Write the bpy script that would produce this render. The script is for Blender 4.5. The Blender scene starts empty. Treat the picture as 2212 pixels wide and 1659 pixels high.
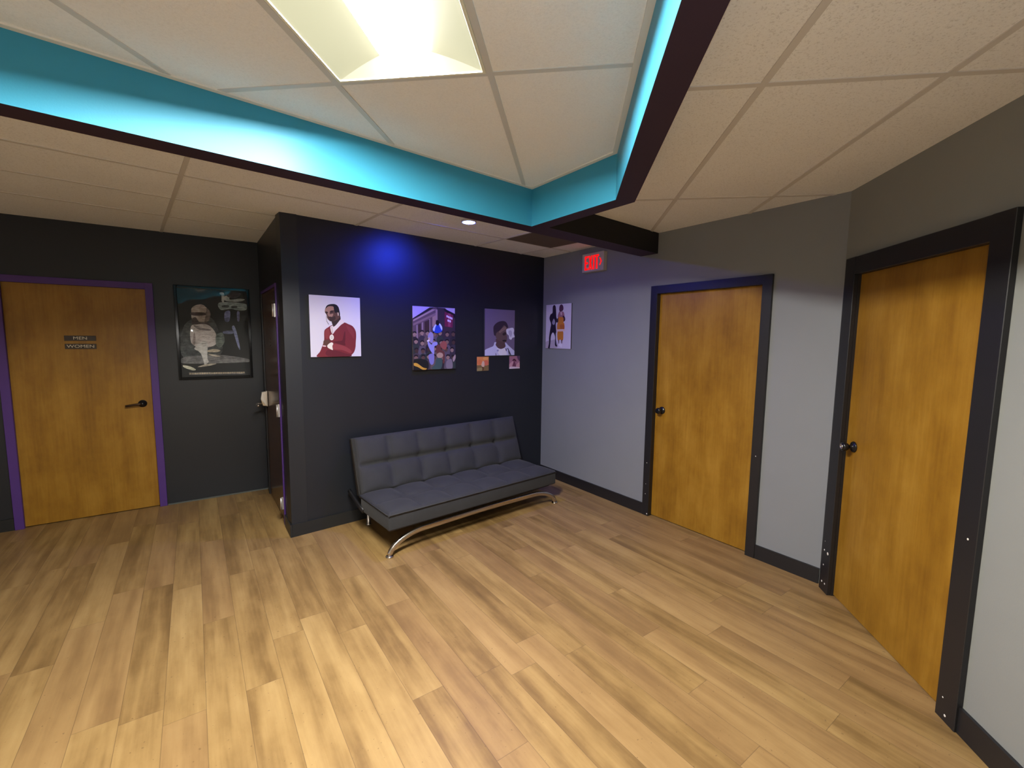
import bpy, bmesh, math, random
from mathutils import Matrix, Vector
random.seed(7)
COL = bpy.context.scene.collection
PI = math.pi

# ------------------------------------------------------------------ place
F_PX, YAW, PITCH, ROLL, CAM_H = 968.8056, 0.6183, -0.1024, 0.0111, 1.634
XS, XG, YB, YL, H, YK, AB = 0.5851, 3.3885, 4.1467, 5.305, 2.5645, 1.1442, 0.0919
ZB, ZT = 2.387, 2.634                      # underside of the drop beams, tray ceiling
TB = math.atan(AB)
S2 = 2 ** -.5
YSC = YB + AB * (XS - XG)                  # y of the free corner of the black wall

def frame(o, x):
    """viewer facing the wall: x to the right, y into the wall, z up"""
    x = Vector((x[0], x[1], 0)).normalized(); z = Vector((0, 0, 1)); y = z.cross(x)
    m = Matrix.Identity(4)
    for i in range(3):
        m[i][0], m[i][1], m[i][2], m[i][3] = x[i], y[i], z[i], o[i]
    return m
FB = frame((XG, YB, 0), (math.cos(TB), math.sin(TB)))
FG = frame((XG, YB, 0), (0, -1))
FR = frame((XG, YK, 0), (-S2, -S2))
FL = frame((0, YL, 0), (1, 0))
FS = frame((XS, YL, 0), (0, -1))
GA = math.radians(47.3)                    # run of the slanted grid and beam
GU, GN = Vector((math.cos(GA), math.sin(GA))), Vector((math.sin(GA), -math.cos(GA)))
def gp(n, t): return (GN.x * n + GU.x * t, GN.y * n + GU.y * t)
def bp(u, v):
    p = FB @ Vector((u, -v, 0)); return (p.x, p.y)

# -------------------------------------------------------------- materials
def srgb(r, g, b):
    f = lambda c: (c / 12.92 if c <= .04045 else ((c + .055) / 1.055) ** 2.4)
    return (f(r / 255), f(g / 255), f(b / 255), 1)
def mat(name, col, rough=.6, metal=0, spec=.5, emit=None, es=0, coat=0):
    m = bpy.data.materials.new(name); m.use_nodes = True
    b = m.node_tree.nodes['Principled BSDF']
    b.inputs['Base Color'].default_value = (*col[:3], 1)
    b.inputs['Roughness'].default_value = rough
    b.inputs['Metallic'].default_value = metal
    b.inputs['Specular IOR Level'].default_value = spec
    b.inputs['Coat Weight'].default_value = coat
    if emit:
        b.inputs['Emission Color'].default_value = (*emit[:3], 1)
        b.inputs['Emission Strength'].default_value = es
    return m
class NT:
    def __init__(s, m): s.t = m.node_tree; s.b = s.t.nodes['Principled BSDF']
    def n(s, typ, **kw):
        x = s.t.nodes.new(typ)
        for k, v in kw.items(): setattr(x, k, v)
        return x
    def l(s, a, b): s.t.links.new(a, b)
    def math(s, op, a, b=None, c=None):
        x = s.n('ShaderNodeMath', operation=op)
        for i, v in enumerate((a, b, c)):
            if v is None: continue
            if isinstance(v, (int, float)): x.inputs[i].default_value = v
            else: s.l(v, x.inputs[i])
        return x.outputs[0]
    def comb(s, x, y, z):
        c = s.n('ShaderNodeCombineXYZ')
        for i, v in enumerate((x, y, z)):
            if isinstance(v, (int, float)): c.inputs[i].default_value = v
            else: s.l(v, c.inputs[i])
        return c.outputs[0]
    def noise(s, vec, scale, detail=3, rough=.55):
        x = s.n('ShaderNodeTexNoise'); x.inputs['Scale'].default_value = scale
        x.inputs['Detail'].default_value = detail; x.inputs['Roughness'].default_value = rough
        if vec is not None: s.l(vec, x.inputs['Vector'])
        return x.outputs['Fac']
    def ramp(s, fac, stops):
        r = s.n('ShaderNodeValToRGB'); e = r.color_ramp.elements
        while len(e) < len(stops): e.new(.5)
        for k, (p, c) in zip(e, stops): k.position = p; k.color = (*c[:3], 1)
        s.l(fac, r.inputs[0]); return r.outputs[0]
    def mix(s, fac, a, b, blend='MIX'):
        x = s.n('ShaderNodeMix', data_type='RGBA', blend_type=blend)
        for i, v in ((0, fac), (6, a), (7, b)):
            if isinstance(v, (int, float)): x.inputs[i].default_value = v
            elif isinstance(v, tuple): x.inputs[i].default_value = (*v[:3], 1)
            else: s.l(v, x.inputs[i])
        return x.outputs[2]
    def bump(s, hgt, dist=.002, strength=.5):
        x = s.n('ShaderNodeBump'); x.inputs['Distance'].default_value = dist; x.inputs['Strength'].default_value = strength
        s.l(hgt, x.inputs['Height']); s.l(x.outputs[0], s.b.inputs['Normal'])
    def obj(s): return s.n('ShaderNodeTexCoord').outputs['Object']
    def pos(s): return s.n('ShaderNodeNewGeometry').outputs['Position']

def paint(name, col, rough=.55, var=.12, bump=.0006, spec=.4):
    m = mat(name, col, rough, spec=spec); t = NT(m); p = t.pos()
    c = t.mix(t.noise(p, 3.2, 4), tuple(x * (1 - var) for x in col[:3]), tuple(x * (1 + var) for x in col[:3]))
    t.l(c, t.b.inputs['Base Color']); t.bump(t.noise(p, 160, 2), bump, .35)
    return m
M = {}
M['wall_black'] = paint('wall_black', (.011, .0135, .019), .42, spec=.5)
M['wall_grey'] = paint('wall_grey', (.212, .225, .24), .6, .05)
M['wall_pale'] = paint('wall_pale', (.24, .25, .24), .6, .05)
M['wall_white'] = paint('wall_white', (.88, .88, .87), .6, .03)
M['black_trim'] = paint('black_trim', (.012, .012, .014), .4, spec=.5)
M['purple'] = paint('purple', (.075, .03, .20), .45)
M['beam_black'] = paint('beam_black', (.010, .010, .011), .6, spec=.3)
M['beam_purple'] = paint('beam_purple', (.035, .020, .040), .6, spec=.3)
M['teal'] = paint('teal', (.044, .31, .48), .4, .05, spec=.3)
M['base_black'] = paint('base_black', (.016, .017, .018), .45)
M['caulk'] = mat('caulk', (.09, .10, .095), .7)

def tile_mat(name, col, dark):
    m = mat(name, col, .9, spec=.2); t = NT(m); p = t.pos()
    sp = t.noise(p, 130, 2, .7)
    c = t.ramp(sp, [(.33, dark), (.43, col), (.7, tuple(min(1, x * 1.05) for x in col[:3]))])
    lo = t.noise(p, 1.4, 3)
    c2 = t.mix(.25, c, t.ramp(lo, [(.35, tuple(x * .86 for x in col[:3])), (.65, col)]))
    t.l(c2, t.b.inputs['Base Color']); t.bump(sp, .0012, .5)
    return m
M['tile_beige'] = tile_mat('tile_beige', (.85, .87, .88), (.65, .66, .66))
M['tile_white'] = tile_mat('tile_white', (.88, .88, .87), (.83, .83, .82))
M['tbar_beige'] = mat('tbar_beige', (.62, .61, .59), .6)
M['tbar_white'] = mat('tbar_white', (.62, .62, .60), .5)
M['tbar_edge'] = mat('tbar_edge', (.80, .79, .74), .5)
M['panel_brown'] = paint('panel_brown', (.13, .105, .08), .8)

def floor_mat():
    m = mat('plank_floor', (.4, .26, .14), .42, spec=.35); t = NT(m)
    sx = t.n('ShaderNodeSeparateXYZ'); t.l(t.pos(), sx.inputs[0]); X, Y = sx.outputs[0], sx.outputs[1]
    Wd, Ln = .152, 1.22
    rx = t.math('DIVIDE', t.math('ADD', X, .03), Wd); row = t.math('FLOOR', rx); fx = t.math('FRACT', rx)
    wn = t.n('ShaderNodeTexWhiteNoise', noise_dimensions='1D'); t.l(row, wn.inputs['W'])
    ry = t.math('ADD', t.math('DIVIDE', Y, Ln), wn.outputs['Value']); pid = t.math('FLOOR', ry); fy = t.math('FRACT', ry)
    w2 = t.n('ShaderNodeTexWhiteNoise', noise_dimensions='2D'); t.l(t.comb(row, pid, 0), w2.inputs['Vector'])
    rnd = w2.outputs['Value']
    off = t.math('MULTIPLY', rnd, 37.)
    g1 = t.noise(t.comb(t.math('MULTIPLY', X, 11.), t.math('MULTIPLY', Y, 1.05), off), 1.0, 3, .55)
    g2 = t.noise(t.comb(t.math('MULTIPLY', X, 70.), t.math('MULTIPLY', Y, 3.), off), 1.0, 4, .6)
    g3 = t.noise(t.comb(t.math('MULTIPLY', X, 14.), t.math('MULTIPLY', Y, 7.), off), 1.0, 5, .65)
    v = t.math('ADD', t.math('MULTIPLY', g1, .66), t.math('MULTIPLY', rnd, .11))
    v = t.math('ADD', v, t.math('MULTIPLY', g2, .14)); v = t.math('ADD', v, t.math('MULTIPLY', g3, .22))
    c = t.ramp(v, [(.34, (.125, .073, .026)), (.48, (.195, .117, .042)), (.60, (.285, .18, .067)), (.76, (.375, .25, .10))])
    pk = t.n('ShaderNodeSeparateColor'); t.l(w2.outputs['Color'], pk.inputs[0])
    c = t.mix(t.math('MULTIPLY', t.math('GREATER_THAN', pk.outputs[1], .55), .28), c, (.27, .157, .073))
    e = t.math('MINIMUM', t.math('MULTIPLY', t.math('MINIMUM', fx, t.math('SUBTRACT', 1., fx)), Wd), t.math('MULTIPLY', t.math('MINIMUM', fy, t.math('SUBTRACT', 1., fy)), Ln))
    seam = t.math('LESS_THAN', e, .0011)
    c = t.mix(t.math('MULTIPLY', seam, .55), c, (.07, .04, .022))
    fk = t.ramp(t.noise(t.pos(), 60, 1), [(.245, (1, 1, 1)), (.262, (0, 0, 0))])
    c = t.mix(t.math('MULTIPLY', fk, .5), c, (.09, .05, .025))
    t.l(c, t.b.inputs['Base Color'])
    t.l(t.math('ADD', .36, t.math('MULTIPLY', g3, .18)), t.b.inputs['Roughness'])
    t.bump(t.math('SUBTRACT', t.math('MULTIPLY', g2, .3), seam), .0008, .4)
    return m
M['floor'] = floor_mat()

def door_wood(name, a, b, c, rough=.38, k=1.):
    m = mat(name, b, rough, spec=.4); t = NT(m)
    sx = t.n('ShaderNodeSeparateXYZ'); t.l(t.obj(), sx.inputs[0]); X, Z = sx.outputs[0], sx.outputs[2]
    g1 = t.noise(t.comb(t.math('MULTIPLY', X, 6.), 0, t.math('MULTIPLY', Z, 1.1)), k, 4, .6)
    g2 = t.noise(t.comb(t.math('MULTIPLY', X, 60.), 0, t.math('MULTIPLY', Z, 2.6)), 1., 4, .6)
    g3 = t.noise(t.comb(t.math('MULTIPLY', X, 5.), 2, t.math('MULTIPLY', Z, 3.5)), 1., 5, .65)
    v = t.math('ADD', t.math('MULTIPLY', g1, .45), t.math('ADD', t.math('MULTIPLY', g2, .2), t.math('MULTIPLY', g3, .4)))
    t.l(t.ramp(v, [(.38, a), (.52, b), (.68, c)]), t.b.inputs['Base Color'])
    t.bump(g2, .0003, .3)
    return m
M['birch'] = door_wood('birch_veneer', (.19, .085, .007), (.275, .135, .012), (.37, .20, .026))
M['walnut'] = door_wood('dark_veneer', (.045, .018, .008), (.075, .032, .013), (.11, .05, .022), .2)

M['fabric'] = mat('charcoal_fabric', (.075, .078, .088), .92, spec=.2)
t = NT(M['fabric']); o = t.obj()
wv = t.noise(o, 420, 2, .7); bl = t.noise(o, 9, 3)
t.l(t.mix(t.math('ADD', t.math('MULTIPLY', wv, .5), t.math('MULTIPLY', bl, .4)), (.022, .023, .026), (.058, .059, .066)), t.b.inputs['Base Color'])
t.b.inputs['Sheen Weight'].default_value = .08; t.b.inputs['Sheen Roughness'].default_value = .4
t.bump(wv, .0015, .5)
M['seam'] = mat('fabric_piping', (.035, .036, .04), .9)
M['chrome'] = mat('chrome', (.62, .58, .54), .2, 1)
M['dark_metal'] = mat('dark_metal', (.03, .03, .034), .4, .6)
M['dark_base'] = mat('dark_base', (.018, .010, .008), .6)
M['knob_black'] = mat('knob_black', (.010, .010, .012), .28, .3)
M['nickel'] = mat('satin_nickel', (.62, .58, .52), .34, 1)
M['bronze'] = mat('oiled_bronze', (.055, .03, .016), .4, .7)
M['hinge'] = mat('hinge_steel', (.62, .6, .58), .4, .8)
M['chip'] = mat('paint_chip', (.75, .72, .66), .6)
M['gold'] = mat('door_number', (.02, .016, .014), .5)

# ------------------------------------------------------------ mesh helpers
class MB:
    """collects shapes with material slots and links them as ONE mesh object"""
    def __init__(s): s.bm = bmesh.new(); s.mats = []
    def slot(s, m):
        if m not in s.mats: s.mats.append(m)
        return s.mats.index(m)
    def _tag(s, faces, m, smooth=False):
        i = s.slot(m)
        for f in faces: f.material_index = i; f.smooth = smooth
    def box(s, lo, hi, m, bevel=0, seg=2, mx=None, smooth=False):
        b = bmesh.new(); bmesh.ops.create_cube(b, size=1)
        for v in b.verts: v.co = Vector([lo[i] + (v.co[i] + .5) * (hi[i] - lo[i]) for i in range(3)])
        if bevel: bmesh.ops.bevel(b, geom=b.edges[:], offset=bevel, segments=seg, profile=.5, affect='EDGES')
        s.merge(b, m, mx, smooth); return s
    def merge(s, b, m, mx=None, smooth=False):
        b.verts.index_update(); mp = [s.bm.verts.new(mx @ v.co if mx else v.co) for v in b.verts]; fs = []
        for f in b.faces:
            try: fs.append(s.bm.faces.new([mp[v.index] for v in f.verts]))
            except ValueError: pass
        s._tag(fs, m, smooth); b.free()
    def prism(s, pts, z0, z1, m, mx=None, bottom=None, sides=None):
        """vertical prism over plan polygon pts; sides: {edge index: material}"""
        T = (lambda c: mx @ Vector(c)) if mx else Vector
        a = [s.bm.verts.new(T((x, y, z0))) for x, y in pts]; b = [s.bm.verts.new(T((x, y, z1))) for x, y in pts]
        n = len(pts)
        s._tag([s.bm.faces.new(b)], m); s._tag([s.bm.faces.new(a[::-1])], bottom or m)
        for i in range(n):
            j = (i + 1) % n
            s._tag([s.bm.faces.new((a[i], a[j], b[j], b[i]))], (sides or {}).get(i, m))
        return s
    def poly(s, pts, m, mx=None):
        f = s.bm.faces.new([s.bm.verts.new((mx @ Vector(p)) if mx else Vector(p)) for p in pts]); s._tag([f], m); return s
    def lathe(s, prof, m, mx=None, seg=32, smooth=True):
        """prof: (radius, height) along +z"""
        rings = []
        for r, z in prof:
            ring = [Vector((r * math.cos(2 * PI * k / seg), r * math.sin(2 * PI * k / seg), z)) for k in range(seg)]
            rings.append([s.bm.verts.new(mx @ c if mx else c) for c in ring])
        fs = []
        for A, B in zip(rings, rings[1:]):
            for k in range(seg):
                fs.append(s.bm.faces.new((A[k], A[(k + 1) % seg], B[(k + 1) % seg], B[k])))
        fs.append(s.bm.faces.new(rings[0][::-1])); fs.append(s.bm.faces.new(rings[-1]))
        s._tag(fs, m, smooth); return s
    def tube(s, path, rx, ry, m, seg=16, up=Vector((0, 1, 0)), power=2.):
        """swept superellipse, rx across 'up' cross direction, ry along up"""
        path = [Vector(p) for p in path]; rings = []
        for i, p in enumerate(path):
            t = (path[min(i + 1, len(path) - 1)] - path[max(i - 1, 0)]).normalized()
            a = t.cross(up).normalized(); b = a.cross(t).normalized(); ring = []
            for k in range(seg):
                th = 2 * PI * k / seg; c, sn = math.cos(th), math.sin(th)
                q = 2 / power
                ring.append(s.bm.verts.new(p + a * rx * math.copysign(abs(c) ** q, c) + b * ry * math.copysign(abs(sn) ** q, sn)))
            rings.append(ring)
        fs = []
        for A, B in zip(rings, rings[1:]):
            for k in range(seg): fs.append(s.bm.faces.new((A[k], A[(k + 1) % seg], B[(k + 1) % seg], B[k])))
        fs.append(s.bm.faces.new(rings[0][::-1])); fs.append(s.bm.faces.new(rings[-1]))
        s._tag(fs, m, True); return s
    def build(s, name, parent=None, mw=None, kind=None):
        bmesh.ops.recalc_face_normals(s.bm, faces=s.bm.faces[:])
        me = bpy.data.meshes.new(name); s.bm.to_mesh(me); s.bm.free()
        for m in s.mats: me.materials.append(m)
        o = bpy.data.objects.new(name, me); COL.objects.link(o)
        if parent: o.parent = parent
        if mw is not None: o.matrix_world = mw if not parent else o.matrix_world
        if mw is not None and parent: o.matrix_local = mw
        if kind: o['kind'] = kind
        return o
def tag(o, label, cat, group=None):
    o['label'] = label; o['category'] = cat
    if group: o['group'] = group
    return o
def thing(name, label, cat, mw, group=None):
    o = bpy.data.objects.new(name, None); COL.objects.link(o); o.matrix_world = mw
    o.empty_display_size = .1
    return tag(o, label, cat, group)
def T(x=0, y=0, z=0): return Matrix.Translation((x, y, z))
OUT = Matrix.Rotation(PI / 2, 4, 'X')       # lathe axis +z -> -y (out of the wall)

# ------------------------------------------------------------ the room shell
S = 'structure'
YEND, XW = -3.0, -3.4
rl = 5.86                                   # run of the right wall
fl = MB(); fl.box((XW - .2, YEND - .2, -.1), (XG + .3, YL + .3, 0), M['floor']); fl.build('floor', kind=S)

def wall(name, fr, x0, x1, m, openings=(), z1=2.75, th=.12):
    w = MB(); x = x0
    for a, b, top in sorted(openings):
        w.box((x, 0, 0), (a, th, z1), m); w.box((a, 0, top), (b, th, z1), m); x = b
    w.box((x, 0, 0), (x1, th, z1), m)
    return w.build(name, mw=fr, kind=S)
WB = (XS - XG) / math.cos(TB)
DH = 2.04
GD = (YB - 2.542, YB - 1.6348)              # grey wall door
RD = (.150, 1.082)                          # right wall door
LD = (-1.2248, -.3226)                      # left door
SD = (YL - 5.115, YL - 4.195)                # dark door in the side wall
wall('wall_black', FB, WB, 0, M['wall_black'])
wall('wall_grey', FG, 0, YB - YK, M['wall_grey'], [(GD[0], GD[1], DH)])
wall('wall_right', FR, 0, rl, M['wall_pale'], [(RD[0], RD[1], DH)])
wall('wall_left', FL, XW, XS, M['wall_black'], [(LD[0], LD[1], DH)])
wall('wall_side', FS, 0, YL - YSC, M['wall_black'], [(SD[0], SD[1], DH)])
wall('wall_far_side', frame((XW, YEND, 0), (0, 1)), 0, YL - YEND, M['wall_white'])
e = FR @ Vector((rl, 0, 0))
wall('wall_rear', frame((e.x, YEND, 0), (-1, 0)), 0, e.x - XW, M['wall_white'])
# closed backs behind the door leaves
for nm, fr, d in (('trim_1', FG, GD), ('trim_2', FR, RD), ('trim_3', FL, LD), ('trim_4', FS, SD)):
    MB().box((d[0] - .05, .12, 0), (d[1] + .05, .14, DH + .05), M['wall_black']).build(nm, mw=fr, kind=S)

# baseboards
def bb(name, fr, spans, m, h=.105, t=.014):
    b = MB()
    for a, c in spans:
        b.box((a, -t, 0), (c, .0, h - .008), m); b.prism([(a, -t), (c, -t), (c, 0), (a, 0)], h - .008, h, m)
    return b.build(name, mw=fr, kind=S)
CW = .066
bb('baseboard_black', FB, [(WB, 0)], M['base_black'])
bb('baseboard_grey', FG, [(.014, GD[0] - CW), (GD[1] + CW, YB - YK)], M['black_trim'])
bb('baseboard_right', FR, [(RD[1] + .102, rl)], M['black_trim'], .115)
b = MB(); b.box((LD[1] + .055, -.012, 0), (XS, 0, .012), M['caulk']); b.box((XW, -.012, 0), (LD[0] - .055, 0, .1), M['base_black']); b.build('baseboard_left', mw=FL, kind=S)
bb('baseboard_side', FS, [(SD[1] + .05, YL - YSC + .014)], M['base_black'])

# ceilings: the lower ones round the tray and the tray itself
def grid_strip(b, p, q, w, z, m, t=.004):
    p, q = Vector(p), Vector(q); d = (q - p).normalized(); n = Vector((-d.y, d.x)) * w / 2
    b.prism([tuple(p + n), tuple(p - n), tuple(q - n), tuple(q + n)], z - t, z + .001, m)
def clip(p, d, poly):
    """part of the line p + s d inside a convex polygon"""
    lo, hi = -1e9, 1e9; n = len(poly)
    ar = sum(poly[i][0] * poly[(i + 1) % n][1] - poly[(i + 1) % n][0] * poly[i][1] for i in range(n))
    for i in range(n):
        a, c = Vector(poly[i]), Vector(poly[(i + 1) % n]); ed = c - a
        nn = Vector((-ed.y, ed.x)) * (1 if ar > 0 else -1)
        den = d.dot(nn); num = (a - p).dot(nn)
        if abs(den) < 1e-9:
            if num > 0: return None
            continue
        s_ = num / den
        if den > 0: lo = max(lo, s_)
        else: hi = min(hi, s_)
    return (tuple(p + d * lo), tuple(p + d * hi)) if hi - lo > .02 else None
def ceiling(name, plan, z, tm, bars, bm_, w=.024, clips=None):
    c = MB(); c.prism(plan, z, z + .06, tm); o = c.build(name, kind=S)
    g = MB()
    for p, d in bars:
        for pc in (clips or [plan]):
            r = clip(Vector(p), Vector(d).normalized(), pc)
            if r: grid_strip(g, r[0], r[1], w, z, bm_, .004 if abs(Vector(d).normalized().dot(Vector(bars[0][1]).normalized())) > .5 else .0034)
    gr = g.build('ceiling_grid', o)
    return o

VI, VO = 1.522, 1.392                       # inner and outer faces of the long beam
NI, NO = .228, .336                         # inner and outer faces of the slanted beam
XI, XO = 1.915, 2.03                        # inner and outer faces of the short beam
def bl(v, x):                               # point on the line v=const of the black wall frame at world x
    p0 = Vector(bp(0, v)); return (x, p0.y + (x - p0.x) * AB)
def gl(n, x=None, y=None):                  # point on the slanted line n=const
    if x is not None: return (x, (x * GN.x - n) / -GN.y)
    return ((n - y * GN.y) / GN.x, y)
VF = 1.575                                  # front face of the side beam
far = XW
# lower ceiling over the sofa and the passage to the doors
plan = [bl(VO - .02, far), bl(VO - .02, XG), (XG, YB + .05), (XG, YL), (far, YL)]
bars = [(bp(u, 0), (FB.col[1][0], FB.col[1][1])) for u in (-5.92, -4.7, -3.45, -2.225, -.985, -.365)] + \
       [(bp(0, v), (FB.col[0][0], FB.col[0][1])) for v in (.468, -.142, -.752, 1.08)]
ceiling('ceiling', plan, H, M['tile_beige'], bars, M['tbar_beige'])
# lower ceiling beside the slanted beam
k = gl(NO - .01, y=YEND)
plan2 = [gl(NO - .01, x=XO - .02), k, (XG, YEND), (XG, 2.6), bl(VF - .03, XG), bl(VF - .03, XO - .02)]
bars2 = [(gp(n, 0), tuple(GU)) for n in (.676, 1.284, 1.894)] + [(gp(0, tt), tuple(GN)) for tt in (3.20, 1.84, .50, -.72, -1.94)]
plan2c = [gl(NO - .01, x=XO - .02), k, (XG, YEND), bl(VF - .03, XG), bl(VF - .03, XO - .02)]
ceiling('ceiling_right', plan2c, H, M['tile_beige'], bars2, M['tbar_beige'], .026,
        [[(XO - .02, YEND), (XG, YEND), plan2c[3], plan2c[4]], [plan2c[0], plan2c[1], (XO - .02, YEND)]])
# tray ceiling
c0, c1 = bl(VI - .01, XI + .01), gl(NI - .0 + .01, x=XI + .01)
plan3 = [bl(VI - .01, far), (far, YEND), gl(NI + .01, y=YEND), c1, c0]
bars3 = [(gp(n, 0), tuple(GU)) for n in (-.325, -.945, -1.57, -2.19, -2.8, -3.4)] + [(gp(0, tt), tuple(GN)) for tt in (1.79, .565, -.655, -1.875)]
tray = ceiling('ceiling_tray', plan3, ZT, M['tile_white'], bars3, M['tbar_white'])
# wall angle round the tray
b = MB()
for p, q in ((bl(VI + .012, far), bl(VI + .012, XI)), (bl(VI, XI - .012), gl(NI, x=XI - .012)), (gl(NI - .012, x=XI), gl(NI - .012, y=YEND))):
    grid_strip(b, p, q, .026, ZT, M['tbar_edge'], .006 + .0004 * (abs(q[0] - p[0]) > 3) + .0008 * (abs(q[1] - p[1]) > 3))
b.build('wall_angle', tray)

# drop beams: long, short and slanted run round the tray; side beam to the grey wall
ring = [bl(VI, far), bl(VI, XI), gl(NI, x=XI), gl(NI, y=YEND), gl(NO, y=YEND), gl(NO, x=XO), bl(VO, XO), bl(VO, far)]
b = MB(); b.prism(ring, ZB, ZT + .01, M['beam_black'], bottom=M['beam_purple'], sides={0: M['teal'], 1: M['teal'], 2: M['teal']})
b.build('trim_5', kind=S)
b = MB(); b.prism([bl(VF, XO - .03), bl(VF, XG), bl(VO, XG), bl(VO, XO - .03)], ZB + .001, H + .03, M['beam_black'], bottom=M['beam_purple'])
b.build('trim_6', kind=S)

# ------------------------------------------------------------------- doors
def door(n, fr, d, leaf_m, casing_m, cw, set_back, ct=.02, chips=(), cwl=None, far_m=None, cwt=None):
    cwl = cwl or cw; cwt = cwt or cw
    L = MB(); L.box((d[0] + .003, set_back, .008), (d[1] - .003, set_back + .042, DH - .004), leaf_m, .0015, 1)
    leaf = L.build('door_%d' % n, mw=fr, kind=S)
    f = MB()
    f.box((d[0] - cwl, -ct, 0), (d[0] + .004, .0, DH + cwt), far_m or casing_m, .002, 1)
    f.box((d[1] - .004, -ct, 0), (d[1] + cw, .0, DH + cwt), casing_m, .002, 1)
    f.box((d[0] - cwl + .001, -ct + .001, DH - .004), (d[1] + cw - .001, .0, DH + cwt - .001), casing_m, .002, 1)
    # jambs and stop
    if set_back > .004:
        f.box((d[0] - .001, 0, 0), (d[0] + .003, .11, DH), casing_m); f.box((d[1] - .003, 0, 0), (d[1] + .001, .11, DH), casing_m)
        f.box((d[0], 0, DH - .004), (d[1], .11, DH + .001), casing_m)
    for (x, z, r) in chips:
        f.lathe([(r, 0), (r * .9, .0006)], M['chip'], T(x, -ct, z) @ OUT, 8)
    f.build('door_frame', leaf)
    return leaf
def knob(leaf, x, z, y, key=False):
    k = MB()
    k.lathe([(.033, 0), (.033, .004), (.029, .009), (.013, .012), (.0115, .030), (.020, .036), (.0265, .046), (.0275, .056), (.024, .066), (.015, .069)], M['knob_black'], T(x, y, z) @ OUT, 32)
    o = k.build('door_knob', leaf)
    if key:
        r = MB()
        r.lathe([(.0145, .0675), (.0145, .0705), (.0105, .0712), (.0105, .0690)], M['nickel'], T(x, y, z) @ OUT, 24)
        r.lathe([(.0048, .068), (.0048, .0715), (.003, .0718)], M['nickel'], T(x, y, z) @ OUT, 16)
        r.build('keyhole_ring', o)['label'] = 'bright keyhole ring'
    return o
# left door with the restroom plates
d1 = door(1, FL, LD, M['birch'], M['purple'], .052, .012)
lv = MB()
lv.lathe([(.033, 0), (.033, .006), (.027, .011), (.013, .014), (.012, .045), (.014, .052), (.012, .056)], M['knob_black'], T(-.402, .012, .994) @ OUT, 28)
lv.tube([(-.402, -.038, .994), (-.425, -.041, .994), (-.46, -.040, .991), (-.50, -.036, .985), (-.520, -.030, .982)], .0075, .010, M['bronze'], 12, up=Vector((0, 0, 1)))
lv.build('door_lever', d1)
# dark side door
d2 = door(2, FS, SD, M['walnut'], M['purple'], .022, .001, .012, cwl=.045, far_m=M['black_trim'])
for z in (1.84, 1.0, .19):
    h = MB(); h.box((SD[1] - .030, -.004, z - .055), (SD[1] - .002, .002, z + .055), M['hinge'], .001, 1); h.box((SD[1] - .004, -.026, z - .055), (SD[1] + .001, -.002, z + .055), M['hinge'], .001, 1)
    h.box((SD[1] + .006, -.014, z - .05), (SD[1] + .014, -.008, z + .05), M['hinge'], .001, 1)
    h.lathe([(.0075, -.052), (.0075, .052)], M['hinge'], T(SD[1] + .001, -.030, z), 14)
    h.build('hinge', d2)
lk = MB(); lx = SD[0] + .085
lk.box((lx - .034, -.014, .93), (lx + .034, .001, 1.085), M['nickel'], .006, 2)
lk.merge((lambda bb_: bb_)(bmesh.new()), M['nickel'])
q = [(-.034, .075), (.034, .075)]
P0 = [(lx - .03, -.012, 1.08), (lx + .03, -.012, 1.08), (lx + .03, -.012, .935), (lx - .03, -.012, .935)]
P1 = [(lx - .024, -.05, 1.072), (lx + .024, -.05, 1.072), (lx + .026, -.062, 1.005), (lx - .026, -.062, 1.005)]
P2 = [(lx - .026, -.062, 1.005), (lx + .026, -.062, 1.005), (lx + .024, -.045, .94), (lx - .024, -.045, .94)]
lk.poly(P1, M['nickel']); lk.poly(P2, M['nickel'])
lk.poly([P0[0], P0[1], P1[1], P1[0]], M['nickel']); lk.poly([P0[3], P0[2], P2[2], P2[3]], M['nickel'])
lk.poly([P0[1], P0[2], P2[2], P1[2], P1[1]], M['nickel']); lk.poly([P0[0], P1[0], P1[3], P2[3], P0[3]], M['nickel'])
lock = lk.build('door_lock', d2)
ll = MB(); ll.tube([(lx, -.05, .958), (lx, -.085, .958), (lx + .006, -.098, .957), (lx + .03, -.102, .955), (lx + .09, -.098, .952), (lx + .105, -.092, .951)], .007, .010, M['nickel'], 12, up=Vector((0, 0, 1)))
ll.build('lock_lever', lock)
# grey wall door and right wall door
d3 = door(3, FG, GD, M['birch'], M['black_trim'], CW, .028, chips=[(GD[0] - .03, .50, .004), (GD[0] - .033, .30, .003), (GD[0] - .033, .205, .004), (GD[1] + .03, .78, .004), (GD[0] - .008, .02, .006)])
knob(d3, GD[0] + .072, 1.0, .028)
d4 = door(4, FR, RD, M['birch'], M['black_trim'], .102, .016, .024, chips=[(RD[0] - .064, .275, .006), (RD[0] - .022, .268, .010), (RD[0] - .062, .175, .005), (RD[0] - .066, .06, .007), (RD[0] - .030, .06, .0065), (RD[0] - .064, .335, .003), (RD[1] + .06, .83, .005), (RD[1] + .05, .03, .006), (RD[1] + .03, .10, .004)], cwl=.098)
knob(d4, RD[0] + .082, 1.0, .016, True)

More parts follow.
